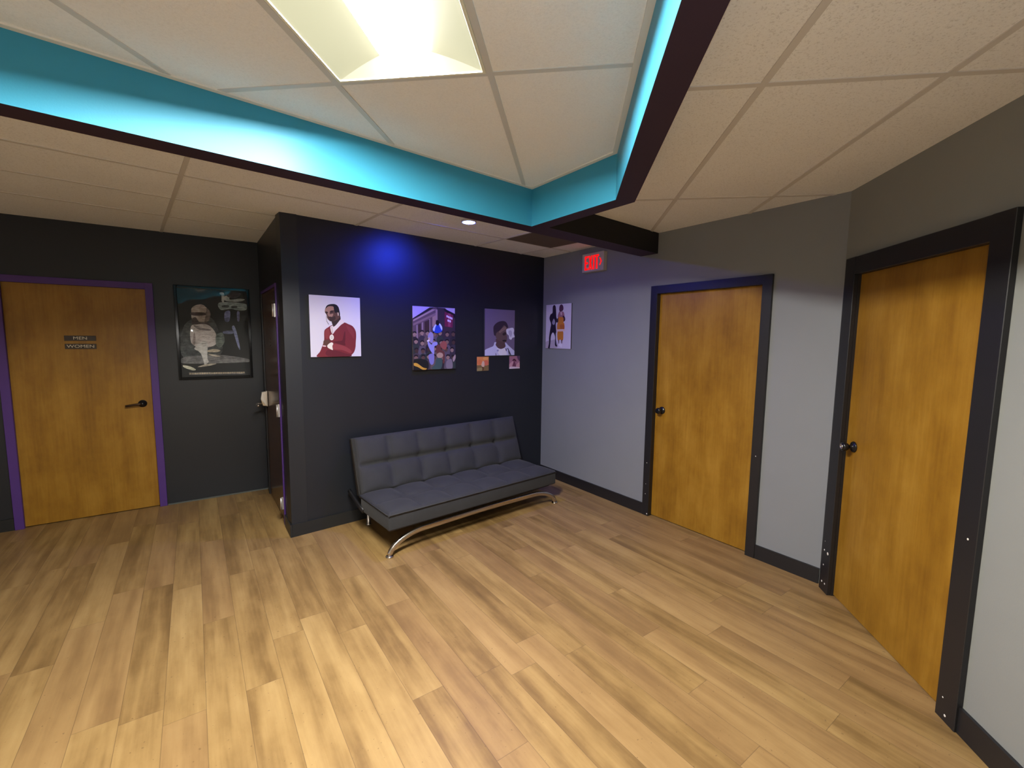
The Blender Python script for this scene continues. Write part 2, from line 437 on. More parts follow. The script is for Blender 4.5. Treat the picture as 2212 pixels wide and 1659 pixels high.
# ------------------------------------------------------------- text helper
def text_mesh(b, txt, size, m, mx, depth=.0008, sx=1.):
    cu = bpy.data.curves.new('t', 'FONT'); cu.body = txt; cu.size = size; cu.align_x = 'CENTER'; cu.align_y = 'CENTER'; cu.extrude = depth
    o = bpy.data.objects.new('t', cu); COL.objects.link(o)
    dg = bpy.context.evaluated_depsgraph_get(); me = bpy.data.meshes.new_from_object(o.evaluated_get(dg))
    t = bmesh.new(); t.from_mesh(me)
    R = mx @ Matrix.Rotation(PI / 2, 4, 'X') @ Matrix.Scale(sx, 4, (1, 0, 0))
    b.merge(t, m, R)
    bpy.data.objects.remove(o); bpy.data.curves.remove(cu); bpy.data.meshes.remove(me)

M['plate'] = mat('brown_plate', (.035, .022, .014), .4)
M['plate_text'] = mat('plate_letters', (.62, .56, .42), .5)
def plate(txt, z, label):
    b = MB(); b.box((-.1, -.004, -.022), (.1, 0, .022), M['plate'], .001, 1)
    o = b.build('door_sign', mw=FL @ T(-.785, .0115, z)); tag(o, label, 'sign', 'restroom plates')
    c = MB(); text_mesh(c, txt, .036, M['plate_text'], T(0, -.0042, 0), .0006, 1.25); c.build('lettering', o)
plate('MEN', 1.590, 'brown plate reading MEN, the upper one on the orange wood door')
plate('WOMEN', 1.520, 'brown plate reading WOMEN, under the MEN plate')
b = MB(); text_mesh(b, '3', .10, M['gold'], T(0, -.001, 0), .0015)
tag(b.build('door_number', mw=FS @ T(SD[0] + .43, .0005, 1.565)), 'dark figure 3 fixed to the glossy dark brown door', 'door number')

# --------------------------------------------------------------- wall prints
def bez(pts, n=6):
    """closed smooth outline"""
    out = []; N = len(pts)
    for i in range(N):
        p0, p1, p2, p3 = (Vector(pts[(i + k) % N]) for k in (-1, 0, 1, 2))
        for s_ in range(n):
            t_ = s_ / n
            out.append(.5 * ((2 * p1) + (p2 - p0) * t_ + (2 * p0 - 5 * p1 + 4 * p2 - p3) * t_ ** 2 + (3 * p1 - p0 - 3 * p2 + p3) * t_ ** 3))
    return [tuple(v) for v in out]
def quad_inv(quad):
    """crop pixel -> (u, v) of a print seen as a quad (tl, tr, br, bl)"""
    tl, tr, br, bl_ = (Vector(q) for q in quad)
    def f(p):
        p = Vector(p); u = v = .5
        for _ in range(30):
            r = (tl * (1 - u) + tr * u) * (1 - v) + (bl_ * (1 - u) + br * u) * v - p
            du = (tr - tl) * (1 - v) + (br - bl_) * v; dv = (bl_ - tl) * (1 - u) + (br - tr) * u
            det = du.x * dv.y - du.y * dv.x
            u -= (r.x * dv.y - r.y * dv.x) / det; v -= (du.x * r.y - du.y * r.x) / det
        return (min(1, max(0, u)), min(1, max(0, v)))
    return f
INK = {}
def ink(rgb):
    if rgb not in INK: INK[rgb] = mat('ink_%02x%02x%02x' % rgb, srgb(*rgb), .5, spec=.3)
    return INK[rgb]
def print_board(name, label, cat, fr, x0, z0, w, h, quad, ground, shapes, th=.018, group=None, grad=None):
    """mounted print: board with the picture on its face"""
    b = MB(); b.box((-w / 2, -th, 0), (w / 2, 0, h), ink((70, 66, 70)), .001, 1)
    y = -th - .0003
    b.poly([(-w / 2, y, 0), (w / 2, y, 0), (w / 2, y, h), (-w / 2, y, h)], grad or ink(ground))
    f = quad_inv(quad)
    for rgb, pts, smooth in shapes:
        y -= .00012
        pl = bez(pts) if smooth else pts
        uv = [f(p) for p in pl]
        ded = []
        for q in uv:
            if not ded or (Vector(q) - Vector(ded[-1])).length > 1e-4: ded.append(q)
        if len(ded) < 3: continue
        b.poly([(-w / 2 + u * w, y, h * (1 - v)) for u, v in ded], ink(rgb))
    o = b.build(name, mw=fr @ T(x0 + w / 2, 0, z0)); tag(o, label, cat, group)
    return o
def ell(cx, cy, rx, ry, n=14, a=0):
    return [(cx + rx * math.cos(2 * PI * k / n) * math.cos(a) - ry * math.sin(2 * PI * k / n) * math.sin(a), cy + rx * math.cos(2 * PI * k / n) * math.sin(a) + ry * math.sin(2 * PI * k / n) * math.cos(a)) for k in range(n)]
GR = 'prints on the dark and grey walls'
# man in a burgundy jumper (crop 1438 x 1659)
Q = [(80, 62), (1305, 155), (1328, 1558), (130, 1558)]
sh = [((118, 42, 50), [(275, 1556), (340, 1420), (400, 1260), (430, 1140), (430, 980), (450, 900), (540, 835), (600, 800), (760, 760), (905, 735), (1010, 775), (1120, 830), (1190, 940), (1205, 1060), (1195, 1200), (1185, 1340), (1150, 1450), (1090, 1520), (1050, 1557), (700, 1557)], 1),
      ((92, 30, 40), [(900, 1000), (930, 950), (935, 1120), (925, 1220), (930, 1290), (800, 1260), (640, 1200), (760, 1180), (860, 1160)], 1),
      ((98, 34, 44), [(620, 1400), (760, 1420), (900, 1470), (1060, 1520), (1050, 1557), (620, 1557), (470, 1500), (500, 1400)], 1),
      ((135, 56, 60), [(460, 920), (530, 880), (560, 980), (540, 1100), (480, 1120), (450, 1030)], 1),
      ((140, 60, 66), [(640, 1250), (800, 1270), (960, 1330), (1080, 1420), (1060, 1480), (860, 1400), (640, 1370)], 1),
      ((128, 50, 58), [(960, 800), (1080, 870), (1150, 980), (1150, 1130), (1090, 1050), (1000, 920)], 1),
      ((222, 212, 214), [(575, 830), (640, 800), (720, 740), (800, 670), (850, 660), (910, 730), (830, 790), (760, 860), (690, 930), (640, 1000), (610, 990), (585, 920)], 1),
      ((54, 38, 36), [(600, 660), (640, 820), (660, 830), (720, 780), (800, 680), (820, 650), (800, 560), (700, 560)], 1),
      ((88, 62, 54), [(448, 480), (455, 400), (500, 330), (600, 300), (720, 310), (770, 380), (795, 480), (800, 600), (760, 650), (690, 690), (600, 706), (545, 680), (500, 620), (490, 560), (470, 520)], 1),
      ((160, 124, 108), [(455, 420), (510, 345), (640, 350), (660, 430), (580, 450), (560, 530), (640, 520), (620, 590), (560, 600), (520, 560), (500, 500), (460, 470)], 1),
      ((52, 36, 34), [(450, 475), (500, 470), (520, 500), (480, 512)], 1),
      ((52, 36, 34), [(560, 470), (620, 455), (640, 480), (590, 495)], 1),
      ((60, 42, 40), [(520, 600), (570, 590), (630, 600), (680, 580), (700, 640), (650, 690), (590, 700), (550, 680), (555, 640)], 1),
      ((26, 22, 24), [(460, 400), (490, 330), (560, 296), (680, 295), (760, 350), (795, 460), (805, 560), (770, 560), (745, 490), (690, 500), (660, 420), (640, 350), (530, 345)], 1),
      ((206, 184, 168), [(745, 500), (770, 500), (775, 560), (755, 570)], 1),
      ((235, 232, 222), ell(605, 1090, 50, 68), 1), ((206, 202, 192), ell(605, 1090, 34, 50), 1),
      ((186, 170, 160), [(600, 830), (612, 840), (630, 960), (622, 1020), (610, 1020), (612, 950)], 1),
      ((92, 62, 52), [(410, 1190), (440, 1150), (520, 1150), (540, 1130), (560, 1180), (580, 1200), (530, 1250), (500, 1300), (440, 1290), (415, 1250)], 1),
      ((232, 226, 212), [(500, 1290), (540, 1240), (600, 1210), (640, 1240), (620, 1300), (630, 1390), (590, 1380), (520, 1340)], 1),
      ((222, 190, 190), [(405, 1275), (470, 1290), (460, 1312), (400, 1305)], 1),
      ((70, 64, 70), [(470, 560), (476, 560), (490, 690), (540, 775), (532, 778), (484, 700)], 0)]
print_board('wall_print', 'white print of a man in a burgundy jumper on the black wall', 'picture', FB, -2.628, 1.462, .415, .497, Q, (214, 212, 222), sh, group=GR)
# street crowd (crop 1231 x 1659)
Q = [(115, 115), (1100, 172), (1105, 1580), (128, 1600)]
sh = [((96, 76, 84), [(118, 430), (520, 150), (620, 130), (860, 165), (1100, 390), (1105, 1580), (128, 1600)], 0),
      ((58, 46, 58), [(660, 140), (820, 165), (1100, 400), (1100, 900), (700, 900)], 0),
      ((40, 34, 44), [(118, 400), (500, 150), (600, 145), (560, 180), (118, 450)], 0),
      ((170, 140, 140), [(130, 430), (560, 190), (640, 200), (130, 470)], 0),
      ((132, 106, 110), [(130, 520), (640, 270), (640, 330), (130, 570)], 0),
      ((160, 128, 124), [(560, 370), (640, 330), (640, 560), (560, 600)], 0),
      ((154, 126, 130), [(635, 190), (680, 200), (680, 440), (640, 440)], 0)]
for x in (200, 320, 480): sh.append(((150, 128, 138), [(x, 560 - (x - 200) * .5), (x + 26, 545 - (x - 200) * .5), (x + 30, 860), (x + 4, 860)], 0))
for x in (240, 380, 430): sh.append(((62, 44, 46), [(x, 560 - (x - 200) * .45), (x + 60, 535 - (x - 200) * .45), (x + 62, 720), (x + 2, 740)], 0))
sh += [((30, 26, 34), [(830, 170), (1100, 300), (1100, 400), (830, 210)], 0),
       ((112, 36, 70), [(850, 250), (1060, 330), (1040, 620), (850, 590)], 0),
       ((140, 60, 96), [(930, 280), (1000, 300), (990, 600), (930, 590)], 0)]
for (x, y, w_) in ((895, 330, 36), (935, 350, 36), (975, 365, 32), (1010, 380, 32), (920, 430, 40), (965, 445, 40)):
    sh.append(((225, 205, 235), [(x, y), (x + w_ * .8, y + 10), (x + w_ * .75, y + 52), (x - 2, y + 42)], 1))
rc = random.Random(3)
for r_ in range(4):
    for q_ in range(7):
        x = 170 + q_ * 145 + rc.uniform(-25, 25); y = 760 + r_ * 185 + rc.uniform(-30, 30)
        cl = rc.choice([(58, 52, 66), (74, 64, 74), (46, 42, 52), (92, 84, 96), (50, 58, 58), (104, 88, 86)])
        sh.append((cl, [(x - 80, y + 290), (x - 78, y + 130), (x - 30, y + 70), (x + 30, y + 70), (x + 78, y + 130), (x + 80, y + 290)], 1))
        sh.append((rc.choice([(92, 68, 62), (126, 98, 90), (72, 52, 50), (150, 122, 112)]), ell(x, y, 42, 58), 1))
        sh.append(((34, 28, 34), [(x - 44, y - 10), (x - 30, y - 60), (x + 30, y - 60), (x + 44, y - 10), (x, y - 32)], 1))
sh += [((40, 70, 190), [(555, 640), (590, 570), (640, 540), (720, 540), (770, 600), (775, 690), (700, 740), (620, 740), (560, 700)], 1),
       ((190, 205, 250), [(555, 650), (600, 560), (640, 545), (610, 620), (590, 700)], 1), ((190, 205, 250), [(700, 535), (730, 530), (775, 610), (770, 680), (740, 640)], 1),
       ((24, 20, 26), ell(665, 505, 42, 62), 1),
       ((150, 150, 214), [(440, 920), (520, 1010), (560, 960), (650, 950), (660, 1020), (590, 1060), (585, 1230), (520, 1180), (450, 1040)], 1),
       ((148, 140, 186), [(445, 800), (490, 720), (550, 740), (570, 830), (550, 960), (500, 960), (450, 880)], 1),
       ((196, 160, 160), [(455, 850), (490, 850), (490, 930), (455, 920)], 1), ((222, 214, 222), [(420, 920), (455, 890), (480, 920), (440, 945)], 1),
       ((132, 128, 190), [(460, 1250), (580, 1240), (575, 1440), (520, 1480), (480, 1420)], 1),
       ((150, 84, 76), [(720, 1010), (790, 930), (860, 950), (890, 1040), (850, 1130), (780, 1110), (740, 1060)], 1),
       ((104, 60, 58), [(640, 1040), (700, 1010), (760, 1130), (830, 1200), (830, 1420), (790, 1440), (780, 1250), (640, 1200)], 1),
       ((180, 150, 130), [(640, 1260), (700, 1200), (780, 1220), (790, 1290), (700, 1330)], 1),
       ((66, 88, 84), [(520, 1570), (600, 1480), (640, 1340), (770, 1350), (740, 1580)], 1),
       ((30, 32, 32), [(130, 1350), (420, 1380), (430, 1590), (130, 1600)], 1),
       ((202, 156, 62), [(125, 1440), (200, 1440), (330, 1540), (420, 1570), (340, 1600), (220, 1530), (130, 1490)], 1),
       ((170, 150, 150), [(1030, 1340), (1090, 1250), (1100, 1330), (1050, 1420)], 1),
       ((128, 118, 128), [(880, 1400), (1000, 1360), (1020, 1570), (880, 1570)], 1)]
print_board('wall_print', 'print of a street crowd under an old building on the black wall', 'picture', FB, -1.716, 1.322, .468, .598, Q, (184, 170, 205), sh, group=GR)
# head with smoke (crop 1284 x 1659)
Q = [(300, 115), (998, 155), (985, 1195), (305, 1215)]
sh = [((196, 198, 226), [(302, 1090), (400, 1030), (490, 985), (520, 900), (560, 900), (760, 900), (830, 960), (930, 1050), (992, 1110), (990, 1200), (304, 1215)], 1),
      ((226, 224, 232), [(570, 1040), (660, 1060), (750, 1040), (800, 1190), (640, 1200)], 1),
      ((88, 68, 68), [(560, 820), (790, 820), (760, 900), (770, 1000), (680, 1052), (600, 1030), (545, 960), (560, 900)], 1),
      ((98, 78, 76), [(540, 760), (545, 640), (600, 560), (720, 480), (800, 520), (820, 600), (790, 680), (810, 790), (790, 880), (720, 890), (600, 850)], 1),
      ((128, 104, 98), [(620, 640), (700, 560), (770, 520), (790, 580), (700, 640), (640, 680)], 1),
      ((54, 42, 56), [(490, 600), (500, 520), (560, 450), (640, 410), (740, 405), (800, 450), (835, 545), (800, 560), (740, 500), (690, 560), (640, 620), (560, 680), (540, 745), (505, 720)], 1),
      ((48, 36, 40), [(700, 700), (760, 660), (790, 700), (730, 740)], 1), ((36, 28, 30), [(700, 850), (770, 840), (790, 870), (720, 880)], 1),
      ((214, 214, 230), [(790, 600), (860, 570), (950, 560), (975, 620), (965, 690), (992, 770), (940, 790), (905, 835), (860, 810), (850, 740), (800, 690)], 1),
      ((176, 172, 200), [(840, 640), (900, 620), (930, 690), (900, 770), (860, 730)], 1),
      ((62, 62, 84), [(770, 1040), (795, 1040), (800, 1100), (780, 1100)], 0), ((56, 54, 72), [(810, 1030), (830, 1030), (910, 1195), (880, 1195)], 0),
      ((86, 86, 110), [(830, 1100), (845, 1100), (870, 1195), (850, 1195)], 0), ((150, 152, 196), ell(592, 1090, 22, 26), 1),
      ((62, 62, 84), [(540, 1150), (550, 1150), (560, 1205), (545, 1205)], 0)]
print_board('wall_print', 'dusky print of a head blowing white smoke on the black wall', 'picture', FB, -.872, 1.443, .415, .495, Q, (112, 100, 128), sh, group=GR)
# two small prints
Q = [(130, 1245), (405, 1245), (405, 1575), (125, 1575)]
sh = [((128, 104, 66), [(125, 1440), (405, 1440), (405, 1575), (125, 1575)], 0), ((214, 122, 76), ell(190, 1370, 60, 60), 1), ((206, 110, 84), ell(340, 1390, 60, 66), 1),
      ((226, 164, 96), ell(330, 1290, 60, 34), 1), ((210, 180, 156), [(230, 1440), (260, 1350), (300, 1370), (300, 1470), (260, 1480)], 1), ((96, 66, 40), [(245, 1490), (285, 1490), (285, 1560), (245, 1560)], 1), ((150, 136, 90), [(125, 1520), (240, 1500), (235, 1575), (125, 1575)], 1)]
print_board('small_print', 'tiny orange and tan print below the smoke print', 'picture', FB, -.966, 1.282, .156, .150, Q, (218, 140, 82), sh, th=.006, group='pair of tiny prints')
Q = [(870, 1220), (1118, 1210), (1118, 1505), (875, 1530)]
sh = [((196, 150, 162), [(875, 1420), (960, 1340), (960, 1480), (880, 1475)], 1), ((200, 150, 158), [(1040, 1420), (1105, 1360), (1110, 1480), (1030, 1480)], 1),
      ((110, 62, 84), [(945, 1480), (965, 1380), (985, 1330), (1010, 1380), (1030, 1480)], 1), ((74, 28, 46), [(945, 1340), (960, 1290), (1000, 1285), (1030, 1320), (1030, 1350), (985, 1325)], 1),
      ((92, 64, 96), [(1050, 1215), (1118, 1211), (1118, 1330), (1070, 1290)], 1), ((212, 196, 206), [(870, 1490), (960, 1470), (1115, 1480), (1112, 1506), (876, 1528)], 1)]
print_board('small_print', 'tiny mauve print below the smoke print, nearest the room corner', 'picture', FB, -.520, 1.290, .156, .142, Q, (160, 112, 132), sh, th=.006, group='pair of tiny prints')
# two standing figures on the grey wall (crop 1037 x 1659)
Q = [(135, 200), (900, 160), (858, 1530), (105, 1480)]
sh = [((176, 166, 186), [(108, 1300), (300, 1250), (430, 1250), (470, 1480), (108, 1480)], 1),
      ((40, 32, 52), [(330, 430), (340, 260), (385, 205), (430, 250), (445, 440), (450, 560), (470, 640), (440, 740), (430, 800), (445, 1000), (430, 1080), (440, 1340), (470, 1420), (445, 1445), (400, 1390), (405, 1150), (345, 1020), (280, 1120), (260, 1330), (235, 1490), (185, 1480), (215, 1330), (220, 1150), (260, 900), (280, 760), (235, 600), (270, 480)], 1),
      ((150, 146, 176), [(320, 720), (370, 610), (410, 700), (390, 780), (345, 785)], 1),
      ((58, 40, 52), ell(388, 300, 34, 56), 1),
      ((156, 110, 128), [(490, 560), (540, 400), (600, 400), (670, 420), (690, 560), (600, 600)], 1), ((84, 50, 76), [(540, 370), (550, 240), (605, 190), (655, 240), (660, 350), (600, 400)], 1),
      ((206, 176, 190), [(580, 420), (610, 420), (610, 500), (585, 500)], 1),
      ((70, 44, 60), [(640, 530), (700, 560), (712, 660), (660, 700)], 1), ((60, 48, 66), [(500, 580), (520, 600), (500, 720), (440, 700)], 1),
      ((196, 124, 54), [(515, 580), (570, 560), (660, 590), (665, 720), (690, 780), (680, 940), (560, 950), (475, 930), (480, 760), (510, 700)], 1),
      ((176, 100, 52), [(560, 800), (680, 800), (680, 930), (580, 930)], 1),
      ((192, 122, 50), [(490, 990), (640, 990), (655, 1120), (640, 1260), (560, 1240), (490, 1250)], 1),
      ((222, 190, 190), [(475, 935), (680, 930), (680, 985), (490, 990)], 1),
      ((92, 60, 76), [(500, 1250), (530, 1250), (525, 1370), (510, 1360)], 0), ((92, 60, 76), [(590, 1250), (630, 1250), (615, 1370), (600, 1370)], 0),
      ((226, 220, 236), [(520, 1360), (610, 1360), (612, 1470), (540, 1430)], 1)]
print_board('wall_print', 'white print of two standing figures, one in orange, on the grey wall', 'picture', FG, YB - 4.073, 1.520, .428, .497, Q, (206, 200, 222), sh, th=.014, group=GR)

# ------------------------------------------------------------- framed poster
PX, PZ, PW, PH = -.122, 1.200, .615, .893
po = thing('framed_poster', 'black framed monochrome poster under glass beside the orange wood door', 'poster', FL @ T(PX + PW / 2, 0, PZ))
b = MB(); hw = PW / 2
for lo, hi in (((-hw, -.022, 0), (-hw + .026, 0, PH)), ((hw - .026, -.022, 0), (hw, 0, PH)), ((-hw + .026, -.0218, 0), (hw - .026, 0, .026)), ((-hw + .026, -.0218, PH - .026), (hw - .026, 0, PH))):
    b.box(lo, hi, mat('gloss_black', (.006, .006, .007), .12) if 'gloss_black' not in bpy.data.materials else bpy.data.materials['gloss_black'], .004, 2)
b.build('poster_frame', po)
b = MB(); pw, ph = PW - .05, PH - .05; y = -.004
b.poly([(-pw / 2, y, .025), (pw / 2, y, .025), (pw / 2, y, .025 + ph), (-pw / 2, y, .025 + ph)], ink((44, 46, 48)))
f = quad_inv([(60, 105), (1215, 130), (1275, 1520), (130, 1560)])
psh = [((62, 66, 68), [(180, 700), (560, 560), (720, 760), (760, 1180), (160, 1240)], 1),
       ((96, 96, 98), [(160, 1230), (420, 1200), (700, 1180), (1200, 1240), (1240, 1300), (160, 1330)], 1),
       ((150, 140, 136), [(290, 520), (300, 420), (400, 365), (500, 380), (590, 500), (570, 620), (480, 660), (380, 660), (300, 600)], 1),
       ((58, 50, 52), [(280, 500), (400, 490), (520, 500), (530, 530), (430, 545), (300, 540)], 1), ((96, 88, 86), [(540, 420), (600, 500), (570, 620), (500, 650), (520, 540)], 1), ((74, 66, 66), [(300, 600), (350, 570), (380, 600), (400, 650), (310, 650)], 1),
       ((60, 54, 56), [(290, 650), (360, 630), (440, 650), (560, 660), (600, 740), (480, 720), (330, 710)], 1),
       ((168, 160, 160), [(280, 730), (380, 690), (520, 680), (620, 740), (690, 850), (690, 1000), (560, 1060), (400, 1060), (280, 980)], 1),
       ((104, 98, 100), [(320, 700), (460, 740), (600, 770), (560, 790), (400, 770)], 1), ((120, 112, 112), [(300, 1000), (330, 820), (350, 900), (340, 1020)], 1),
       ((200, 192, 182), [(330, 1080), (440, 980), (540, 980), (540, 1230), (560, 1300), (500, 1350), (480, 1300), (440, 1180), (400, 1130)], 1),
       ((150, 140, 126), [(550, 1110), (660, 1090), (760, 1110), (700, 1140), (560, 1140)], 1), ((150, 142, 130), [(550, 1170), (650, 1180), (760, 1210), (640, 1210)], 1),
       ((176, 166, 150), [(150, 1360), (260, 1380), (350, 1430), (300, 1445), (170, 1400)], 1), ((142, 134, 124), [(380, 1390), (520, 1340), (690, 1330), (560, 1370)], 1),
       ((92, 100, 98), [(690, 860), (800, 820), (830, 960), (760, 1060), (690, 1020)], 1),
       ((150, 158, 160), [(760, 160), (830, 170), (830, 300), (790, 300), (785, 200), (760, 190)], 1), ((140, 150, 152), [(850, 210), (920, 220), (930, 270), (1080, 250), (1190, 260), (1080, 300), (850, 290)], 1),
       ((128, 142, 146), [(760, 320), (1190, 330), (1210, 430), (1060, 440), (950, 420), (770, 440)], 1), ((60, 66, 70), [(800, 370), (900, 360), (900, 400), (800, 400)], 1), ((60, 66, 70), [(960, 370), (1050, 370), (1050, 400), (960, 410)], 1),
       ((112, 118, 160), [(840, 480), (930, 460), (915, 620), (840, 620)], 1), ((112, 118, 160), [(1050, 470), (1095, 470), (1090, 610), (1055, 610)], 1),
       ((122, 128, 176), [(960, 720), (1000, 700), (1050, 830), (1100, 1080), (1060, 1040), (990, 820)], 1), ((104, 110, 140), [(820, 790), (980, 780), (970, 830), (820, 830)], 1),
       ((90, 88, 90), [(240, 1480), (1180, 1465), (1185, 1500), (245, 1520)], 0), ((58, 56, 60), [(860, 150), (1120, 160), (1040, 240), (900, 230)], 1)]
for k in range(24):
    x = 250 + k * 39
    psh.append(((134, 124, 104), [(x, 1490 - k), (x + 26, 1489 - k), (x + 26, 1508 - k), (x, 1509 - k)], 1))
def grain(rgb):
    k_ = ('g',) + rgb
    if k_ not in INK:
        c = srgb(*rgb); m = mat('poster_ink_%02x%02x%02x' % rgb, c, .55, spec=.2); t_ = NT(m); o_ = t_.obj()
        mp = t_.n('ShaderNodeMapping'); mp.inputs['Scale'].default_value = (9, 9, 42); t_.l(o_, mp.inputs[0])
        n1 = t_.noise(mp.outputs[0], 1.6, 5, .7); n2 = t_.noise(o_, 16, 4, .65)
        f_ = t_.math('ADD', t_.math('MULTIPLY', n1, .6), t_.math('MULTIPLY', n2, .5))
        t_.l(t_.ramp(f_, [(.36, tuple(x * .22 for x in c[:3])), (.55, tuple(x * .8 for x in c[:3])), (.72, tuple(min(1, x * 1.55) for x in c[:3]))]), t_.b.inputs['Base Color']); INK[k_] = m
    return INK[k_]
for rgb, pts, sm in psh:
    rgb = tuple(min(255, int(c * 1.45 + 16)) for c in rgb)
    y -= .0001; pl = bez(pts) if sm else pts; uv = [f(p) for p in pl]; ded = []  # layered print
    for q in uv:
        if not ded or (Vector(q) - Vector(ded[-1])).length > 1e-4: ded.append(q)
    b.poly([(-pw / 2 + u * pw, y, .025 + ph * (1 - v)) for u, v in ded], grain(rgb))
b.build('poster_sheet', po)
gm = bpy.data.materials.new('clear_glazing'); gm.use_nodes = True; n = gm.node_tree; n.nodes.clear()
ou = n.nodes.new('ShaderNodeOutputMaterial'); tr = n.nodes.new('ShaderNodeBsdfTransparent'); gg = n.nodes.new('ShaderNodeBsdfGlossy'); mxs = n.nodes.new('ShaderNodeMixShader'); fr_ = n.nodes.new('ShaderNodeFresnel')
gg.inputs['Roughness'].default_value = .03; fr_.inputs['IOR'].default_value = 1.6
n.links.new(fr_.outputs[0], mxs.inputs[0]); n.links.new(tr.outputs[0], mxs.inputs[1]); n.links.new(gg.outputs[0], mxs.inputs[2]); n.links.new(mxs.outputs[0], ou.inputs[0])
b = MB(); nx, nz = 14, 20                   # slightly wavy acrylic sheet
vs = [[b.bm.verts.new((-pw / 2 + pw * i / nx, -.0125 + .0007 * math.sin(i * 1.3 + j * .7) + .0006 * math.sin(j * 1.1 - i * .4), .025 + ph * j / nz)) for j in range(nz + 1)] for i in range(nx + 1)]
fs = [b.bm.faces.new((vs[i][j], vs[i + 1][j], vs[i + 1][j + 1], vs[i][j + 1])) for i in range(nx) for j in range(nz)]
b._tag(fs, gm, True); b.build('poster_glass', po)

# ------------------------------------------------------------------ exit sign
M['sign_white'] = mat('sign_white', (.50, .47, .43), .5)
M['exit_red'] = mat('exit_red', (.4, .003, .003), .6, emit=(1, .004, .003), es=1.15)
EX, EZ, EW, EH = .836, 2.312, .298, .185
ex = thing('exit_sign', 'lit white sign with red EXIT letters high on the grey wall', 'exit sign', FG @ T(EX, 0, EZ))
b = MB(); b.box((-EW / 2, -.052, 0), (EW / 2, 0, EH), M['sign_white'], .005, 2)
b.build('sign_housing', ex)
b = MB()
def bar(x0, z0, x1, z1): b.box((x0, -.0545, z0), (x1, -.0518, z1), M['exit_red'])
def para(x0, x1, x2, x3, z0, z1):
    for y in (-.0545,): b.poly([(x0, y, z0), (x1, y, z0), (x3, y, z1), (x2, y, z1)], M['exit_red'])
z0, z1, st = .020, .160, .019
xx = -.110                                  # E
bar(xx, z0, xx + st, z1)
for zc in (z0, (z0 + z1) / 2 - st / 2, z1 - st): bar(xx + st, zc, xx + .047, zc + st)
xx = -.056                                  # X
para(xx, xx + st, xx + .056 - st, xx + .056, z0, z1); para(xx + .056 - st, xx + .056, xx, xx + st, z0, z1)
bar(.008, z0, .008 + st, z1)                # I
bar(.033, z1 - st, .086, z1); bar(.050, z0, .050 + st, z1 - st)   # T
b.build('exit_lettering', ex)['label'] = 'glowing red letters EXIT'
b = MB(); zc = .088
b.poly([(.092, -.0545, zc + .036), (.106, -.0545, zc + .036), (.128, -.0545, zc), (.106, -.0545, zc - .036), (.092, -.0545, zc - .036), (.114, -.0545, zc)], M['exit_red'])
b.build('arrow', ex)['label'] = 'glowing red chevron pointing right'

# ------------------------------------------------------------- ceiling lights
M['lens'] = mat('lens', (.9, .9, .85), .6, emit=(1, .955, .87), es=290)
M['troffer'] = mat('troffer_wing', (.036, .036, .026), .5, emit=(1, .96, .62), es=.62)  # lens light on the wings set as emission over a near-black base
M['troffer_end'] = mat('troffer_end', (.06, .058, .045), .5, emit=(1, .96, .72), es=.7)  # end plates get the same built-in glow in place of reflected light
M['troffer_rim'] = mat('troffer_rim', (.8, .78, .62), .4)
def troffer(name, label, nc, t0, t1, group=None):
    L, Wd = t1 - t0, .592
    c = gp(nc, (t0 + t1) / 2)
    fr = frame((c[0], c[1], ZT - .006), (GU.x, GU.y))
    o = thing(name, label, 'ceiling light', fr, group)
    b = MB(); hx, hy = L / 2, Wd / 2
    # rim
    for lo, hi in (((-hx, -hy, 0), (hx, -hy + .012, .008)), ((-hx, hy - .012, 0), (hx, hy, .008)), ((-hx, -hy + .012, 0), (-hx + .012, hy - .012, .008)), ((hx - .012, -hy + .012, 0), (hx, hy - .012, .008))):
        b.box(lo, hi, M['troffer_rim'], .001, 1)
    b.build('rim', o)
    # curved wings and sloped end plates, their lit look put in as emission
    b = MB(); lw = .098; N = 10; dz = .052; ex_ = .05
    for sg in (-1, 1):
        rows = []
        for i in range(N + 1):
            a = i / N; yy = hy - .010 - (hy - .010 - lw) * a; zz = .004 + dz * (.75 * a + .25 * math.sin(a * PI / 2))
            xi = hx - .010 - ex_ * (zz - .004) / dz
            rows.append((b.bm.verts.new((-xi, sg * yy, zz)), b.bm.verts.new((xi, sg * yy, zz))))
        fs = [b.bm.faces.new((r0[0], r0[1], r1[1], r1[0])) for r0, r1 in zip(rows, rows[1:])]
        b._tag(fs, M['troffer'], True)
    b.build('glow_wings', o)
    b = MB()
    for sx in (-1, 1):
        pts = [(sx * (hx - .010), -hy + .010, .004)]
        for sg in (-1, 1):
            seq = range(1, N + 1) if sg == -1 else range(N, 0, -1)
            for i in seq:
                a = i / N; yy = hy - .010 - (hy - .010 - lw) * a; zz = .004 + dz * (.75 * a + .25 * math.sin(a * PI / 2))
                pts.append((sx * (hx - .010 - ex_ * (zz - .004) / dz), sg * yy, zz))
        pts.append((sx * (hx - .010), hy - .010, .004))
        b.poly(pts, M['troffer_end']); b.build('end_plate', o); b = MB()
    # bowed lens
    b = MB(); N = 12; rows = []; lx_ = hx - .010 - ex_ * .98
    for i in range(N + 1):
        a = -1 + 2 * i / N; zz = .004 + dz - .014 * (1 - a * a)
        rows.append((b.bm.verts.new((-lx_, a * lw, zz)), b.bm.verts.new((lx_, a * lw, zz))))
    fs = [b.bm.faces.new((r0[0], r1[0], r1[1], r0[1])) for r0, r1 in zip(rows, rows[1:])]
    fs.append(b.bm.faces.new([r[0] for r in rows])); fs.append(b.bm.faces.new([r[1] for r in rows][::-1]))
    b._tag(fs, M['lens'], False); b.build('diffuser', o)
    # can above
    b = MB(); b.box((-hx + .004, -hy + .004, .085), (hx - .004, hy - .004, .10), M['troffer']); b.build('housing', o)
    return o
